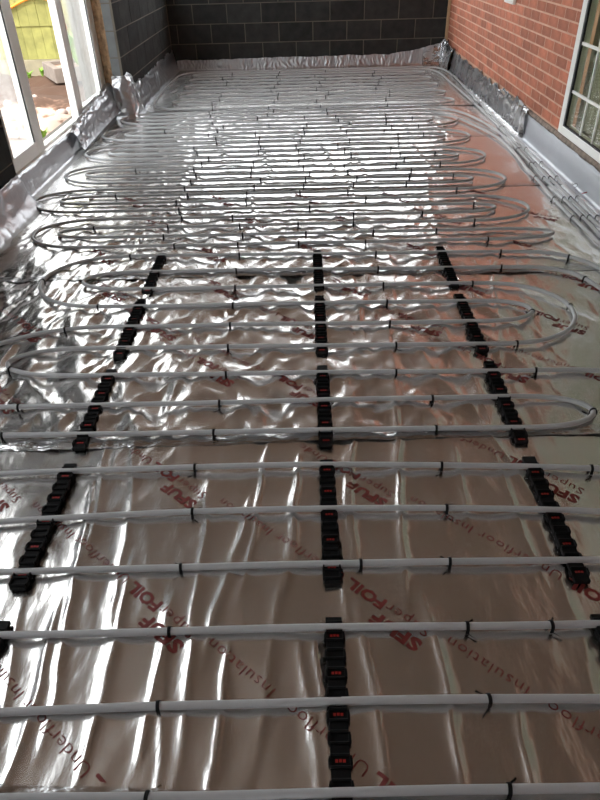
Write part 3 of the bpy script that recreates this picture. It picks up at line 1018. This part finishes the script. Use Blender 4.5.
def make_pipe(pts2, label, zoff=0.0):
    pts = [(x, y, ZP + zoff + 0.0025 * float(perlin(x * 2.1, y * 2.3, 77))) for x, y in pts2]
    cp = catmull(pts, 0.04)
    o = link('heating_pipe', tube_mesh('heating_pipe', cp, PR_, 12), M['pipe'])
    tag(o, label, 'pipe', 'underfloor heating pipes')
    pipes.append(cp)
    return cp


L_, R_ = -1.2, 1.15
make_pipe([(-1.45, .3), (-1.4, .48), (-1.2, .585)] + run_chain([(0, -1.0, 1.0, 1.28, .2), (1, 1.0, -1.2, -1.5, .2), (2, -1.2, 1.0, 1.28, .2), (3, 1.0, -1.2, -1.5, .2), (4, -1.2, 1.03, 1.28, .18),
                                                                  (5, 1.03, -1.2, -1.5, .2), (6, -1.2, .78, 1.015, .25), (7, .78, -1.2, None, 0)]) + [(-1.38, 1.97), (-1.54, 1.86), (-1.60, 1.5), (-1.61, .3)],
          'heating pipe of the nearest runs, from the front to the hairpin at the third rails')
make_pipe([(1.36, .3), (1.36, 1.6), (1.34, 1.85), (1.25, 2.08)] + run_chain([(8, 1.08, -.95, -1.255, .3), (9, -.95, .82, 1.20, .38), (12, .82, -.9, -1.155, .24), (13, -.9, 1.05, None, 0)]) + [(1.2, 3.085), (1.33, 3.01), (1.40, 2.84), (1.435, 2.5), (1.44, 2.0), (1.44, .3)],
          'heating pipe whose wide right-hand bend encircles the short hairpin among the rails')
make_pipe([(-1.69, .3), (-1.68, 1.7), (-1.62, 2.1), (-1.5, 2.32), (-1.33, 2.43), (-1.2, 2.50)] + run_chain([(10, -1.0, .8, 1.015, .2), (11, .8, -.95, -1.37, .38), (14, -.95, 1.1, None, 0)]) + [(1.25, 3.28), (1.38, 3.21), (1.48, 3.07), (1.515, 2.8), (1.52, 2.3), (1.52, .3)],
          'heating pipe whose wide left-hand bend encircles the inner hairpin by the rails')
# long double serpentine in the middle of the floor
RB, RI, LB, LI = 1.39, 1.17, -1.80, -1.62


def lb(k):          # the left bends follow the door side
    return {15: (-1.64, -1.49), 19: (-1.84, -1.66), 23: (-1.80, -1.65), 27: (-1.81, -1.62), 31: (-1.82, -1.62), 35: (-1.79, -1.64)}[k]


seqA = []   # order along the pipe, both strands joined at the near hairpin 15-16
strand1 = [15, 18, 19, 22, 23, 26, 27, 30, 31, 34, 35, 38]
strand2 = [16, 17, 20, 21, 24, 25, 28, 29, 32, 33, 36, 37]


def strand(rows, start_right):
    seq = []
    going_left = start_right
    for i, k in enumerate(rows):
        xa, xb = (0.95, -1.25) if going_left else (-1.25, 0.95)
        if i == len(rows) - 1:
            seq.append((k, xa, xb, None, 0)); break
        nk = rows[i + 1]
        big = abs(nk - k) == 3
        if going_left:
            base = 15 + 4 * ((min(k, nk) - 15) // 4)
            b_ = lb(base)
            seq.append((k, xa, xb, b_[0] if big else b_[1], .36 if big else .24))
        else:
            seq.append((k, xa, xb, (RB if big else RI) + random.uniform(-.01, .01), .36 if big else .2))
        going_left = not going_left
    return seq


s1 = run_chain(strand(strand1, True))
s2 = run_chain(strand(strand2, True))
exit1 = [(1.1, 6.90), (1.3, 6.84), (1.46, 6.66), (1.58, 6.3), (1.655, 5.8), (1.665, 5.3), (1.65, 4.56), (1.65, 3.8), (1.66, 3.0), (1.67, 2.0), (1.68, .3)]
exit2 = [(1.05, 6.73), (1.2, 6.68), (1.37, 6.45), (1.51, 6.05), (1.60, 5.62), (1.615, 5.2), (1.595, 4.8), (1.595, 4.56), (1.585, 3.97), (1.605, 3.4), (1.615, 2.6), (1.62, .3)]
hair = bend(s1[0], s2[0], 1.40, 1, .3)
make_pipe(exit1[::-1] + s1[::-1] + hair + s2 + exit2, 'long heating pipe in nested loops between the rails and the block pier', -0.001)
# far field
chain = [(39, -1.15, 1.3, 1.53, .2)]
seq = []
lx, rx = -1.41, 1.52
order = list(range(39, 49))
going_left = False
for i, k in enumerate(order):
    xa, xb = (1.25, -1.15) if going_left else (-1.15, 1.25)
    if i == len(order) - 1:
        seq.append((k, xa, xb, -1.42, .15)); break
    seq.append((k, xa, xb, lx if going_left else rx - .006 * i, .18))
    going_left = not going_left
seq.append((49, -1.15, 1.2, None, 0))
fp = run_chain(seq)
pre = [(1.74, .3), (1.74, 2.0), (1.735, 3.8), (1.74, 4.55), (1.735, 5.3), (1.745, 6.2), (1.755, 7.5), (1.755, 8.8), (1.68, 9.12), (1.5, 9.22)] + row(50, 1.2, -1.2) + [(-1.45, 9.2), (-1.58, 9.05), (-1.62, 8.6), (-1.63, 7.6), (-1.60, 7.3), (-1.5, 7.12), (-1.35, 7.05)]
post = [(1.4, 9.07), (1.55, 9.02), (1.63, 8.8), (1.66, 8.2), (1.68, 7.4), (1.71, 6.1), (1.69, 5.3), (1.69, 4.55), (1.69, 3.8), (1.70, 2.6), (1.71, .3)]
make_pipe(pre + fp + post, 'farthest heating pipe in tight hairpins before the far block wall', -0.001)

# ------------------------------------------------------------------ black rails
HK = []
# cradle profile in (y, z), extruded across the rail
prof = [(-.0155, 0), (-.0155, .018), (-.0125, .021), (-.0098, .019), (-.0105, .013), (-.0088, .007), (0, .0030), (.0088, .007), (.0105, .013), (.0098, .019), (.0125, .021), (.0155, .018), (.0155, 0)]


def extrude_prof(name, prof, x0, x1):
    n = len(prof)
    V = [(x0, y, z) for y, z in prof] + [(x1, y, z) for y, z in prof]
    bm = bmesh.new()
    a = [bm.verts.new(v) for v in V[:n]]; b_ = [bm.verts.new(v) for v in V[n:]]
    bm.faces.new(a[::-1]); bm.faces.new(b_)
    for i in range(n):
        bm.faces.new((a[i], a[(i + 1) % n], b_[(i + 1) % n], b_[i]))
    bmesh.ops.recalc_face_normals(bm, faces=bm.faces[:])
    me = bpy.data.meshes.new(name); bm.to_mesh(me); bm.free()
    return me


hook_me = extrude_prof('pipe_cradle', prof, -.0205, .0205); hook_me.materials.append(M['black'])
foot_me = boxes_mesh('side_lug', [(-.0260, .0260, -.008, .008, 0, .010), (-.0245, -.0200, -.010, .010, .0, .018), (.0200, .0245, -.010, .010, .0, .018)]); foot_me.materials.append(M['black'])
mark_me = boxes_mesh('red_mark', [(-.011, -.005, -.003, .003, 0, .0012), (-.003, .003, -.0025, .0035, 0, .0012), (.005, .011, -.003, .003, 0, .0012)]); mark_me.materials.append(M['red'])
YR = [(0.50, 1.012), (1.115, 1.622), (1.70, 2.20), (2.29, 2.812), (2.895, 3.375)]
CN = ['left', 'middle', 'right']
RN = ['nearest row', 'second row from the camera', 'third row from the camera', 'fourth row from the camera', 'farthest row']
for ci, xr in enumerate((-0.805, 0.050, 0.718)):
    for ri, (ya, yb) in enumerate(YR):
        root = empty('clip_rail', (xr + (0.0 if ci != 1 else -.0), ya, 0.0))
        root.rotation_euler.z = random.uniform(-.012, .012)
        L = yb - ya
        me = boxes_mesh('base_strip', [(-.0208, .0208, 0, L, .001, .013)])
        link('base_strip', me, M['black'], root)
        # cradles sit at 50 mm so that the pipes fall into them
        py = row(2 * 0 + {0: 2, 1: 5, 2: 8, 3: 11, 4: 14}[ri], xr, xr, 1)[0][1]
        n = int((py - ya) / 0.05)
        for i in range(-1, n + 1):
            yy = py - ya - i * 0.05
            if yy < .012 or yy > L - .008:
                continue
            o = link('pipe_cradle', hook_me, None, root); o.location = (0, yy, 0.0005)
            o = link('side_lug', foot_me, None, root); o.location = (0, yy - .025 if yy > .035 else yy, 0.002)
            if i % 2 == 0 and yy > .03:
                o = link('red_mark', mark_me, None, root); o.location = (0, yy - .0235, .0130)
        tag(root, f'black plastic clip rail, {CN[ci]} one in the {RN[ri]}', 'clip rail', 'black clip rails under the pipes')

# ------------------------------------------------------------------ clips pinning the pipes
V, Fc = [], []
ro, ri_, hw = PR_ + .0030, PR_ + .0004, .0042
prof_c = []
for t in np.linspace(0, PI, 9):
    prof_c.append((math.cos(t), math.sin(t)))
outl = [(ro, -.0165)] + [(ro * c, ro * s) for c, s in prof_c] + [(-ro, -.0165)]
inl = [(ri_, -.0165)] + [(ri_ * c, ri_ * s) for c, s in prof_c] + [(-ri_, -.0165)]
bm = bmesh.new()
q = []
for sgn in (-1, 1):
    q.append([bm.verts.new((sgn * hw, y, z)) for y, z in outl]); q.append([bm.verts.new((sgn * hw, y, z)) for y, z in inl])
n = len(outl)
for i in range(n - 1):
    bm.faces.new((q[0][i], q[0][i + 1], q[2][i + 1], q[2][i])); bm.faces.new((q[1][i], q[3][i], q[3][i + 1], q[1][i + 1]))
    bm.faces.new((q[0][i], q[1][i], q[1][i + 1], q[0][i + 1])); bm.faces.new((q[2][i], q[2][i + 1], q[3][i + 1], q[3][i]))
# barbed tails that spread on the foil
for sg in (-1, 1):
    p = [bm.verts.new(v) for v in ((-.002, sg * ro, -.0125), (.002, sg * ro, -.0125), (.022, sg * (ro + .016), -.0165), (.019, sg * (ro + .018), -.0120))]
    bm.faces.new(p)
bmesh.ops.recalc_face_normals(bm, faces=bm.faces[:])
clip_me = bpy.data.meshes.new('pipe_clip'); bm.to_mesh(clip_me); bm.free(); clip_me.materials.append(M['black'])
ALL = np.concatenate([np.array(p) for p in pipes])
TAN = np.concatenate([np.gradient(np.array(p), axis=0) for p in pipes])


def put_clip(x, y, label, group):
    d = (ALL[:, 0] - x) ** 2 + (ALL[:, 1] - y) ** 2
    i = int(np.argmin(d))
    if d[i] > .15 ** 2:
        return
    # project on to the pipe segment so that the clip keeps its place along the run
    t = TAN[i] / np.linalg.norm(TAN[i])
    s = float(np.clip((np.array([x, y]) - ALL[i, :2]) @ t[:2], -.14, .14))
    p = ALL[i] + t * s
    o = link('pipe_clip', clip_me)
    o.location = p
    o.rotation_euler = (0, 0, math.atan2(t[1], t[0]) + random.uniform(-.12, .12))
    tag(o, label, 'pipe clip', group)


NEAR = [
    ('the nearest pipe run', [(147, 797), (509, 788)]),
    ('the second pipe run from the camera', [(157, 713), (490, 703)]),
    ('the third pipe run from the camera', [(169, 634), (467, 625), (551, 624)]),
    ('the fourth pipe run from the camera', [(181, 567), (361, 565), (450, 563)]),
    ('the fifth pipe run from the camera', [(192, 516), (447, 510)]),
    ('the sixth pipe run from the camera', [(194, 473), (442, 467), (591, 468)]),
    ('the nearer hairpin arm over the third rails', [(2, 436), (214, 432), (436, 428)]),
    ('the farther hairpin arm over the third rails', [(18, 408), (220, 400), (432, 397), (587, 411)]),
    ('the pipe run just beyond the third rails', [(226, 373), (396, 371), (535, 369)]),
    ('the pipe run just before the fourth rails', [(18, 365), (228, 347), (396, 345), (516, 342)]),
    ('the nearer pipe run over the fourth rails', [(65, 329), (230, 325), (390, 323), (529, 311)]),
    ('the farther pipe run over the fourth rails', [(98, 307), (233, 305), (387, 301)]),
    ('the nearest pipe run over the farthest rails', [(46, 281), (235, 288), (383, 283), (472, 282), (572, 306)]),
    ('the middle pipe run over the farthest rails', [(236, 271), (378, 267), (501, 266), (587, 278)]),
    ('the farthest pipe run over the farthest rails', [(130, 257), (239, 256), (376, 253), (500, 250), (571, 255)]),
]
ORD = {2: ['left', 'right'], 3: ['left', 'middle', 'right'], 4: ['leftmost', 'second from left', 'third from left', 'rightmost'],
       5: ['leftmost', 'second from left', 'middle', 'fourth from left', 'rightmost']}
for lab, pts in NEAR:
    for wd_, (px_, py_) in zip(ORD[len(pts)], sorted(pts)):
        x, y = ground(px_, py_, ZP)
        put_clip(x, y, f'black clip, {wd_} one on {lab}', 'black clips on the near pipes')
random.seed(19)
for k in range(15, 50):
    y = ROWY[k]
    j = 0.05 * math.sin(k * 1.7)
    cols = [-0.80 - .03 * (k % 3), -0.40, -0.03, 0.33, 0.74]
    if k % 2:
        cols.append(1.02)
    if k % 4 == 1:
        cols.append(-1.28)
    if k > 36:
        cols = [-0.95, -0.35, 0.18, 0.85]
    for c in cols:
        if random.random() < .12:
            continue
        lab = ('small black clip on a pipe run beside the near door leaf' if k < 23 else 'small black clip on a pipe run level with the open door bay' if k < 31 else
               'small black clip on a pipe run level with the block pier' if k < 39 else 'small black clip on a hairpin run near the far wall')
        put_clip(c + j * .6 + random.uniform(-.05, .05), y, lab, 'black clips on the far pipes')
for xs_, y in [((1.605, 1.655, 1.695, 1.737), 3.79), ((1.595, 1.65, 1.69, 1.74), 4.56), ((1.65, 1.69, 1.735), 4.90), ((1.665, 1.69, 1.735), 5.30), ((1.60, 1.65, 1.69, 1.737), 4.13), ((1.70, 1.745), 6.0), ((1.69, 1.75), 7.0)]:
    for x in xs_:
        put_clip(x, y + random.uniform(-.01, .01), 'small black clip on the pipe bundle along the brick wall', 'black clips on the pipe bundle')

# ------------------------------------------------------------------ small things by the right wall
tag(link('red_wire', tube_mesh('red_wire', catmull([(*ground(582, 192, .03), .02), (*ground(590, 192, .03), .035), (*ground(596, 189, .03), .05), (*ground(600, 186, .03), .055)], .02), .0035, 6), M['red']),
    'short bent red wire lying by the grey membrane', 'wire')
o = tag(link('loose_clip', clip_me), 'loose black clip stuck at the foot of the grey membrane', 'pipe clip')
gx_, gy_ = ground(576, 184, .04)
o.location = (min(gx_, 1.79), gy_, .032); o.rotation_euler = (.9, .4, 1.1)
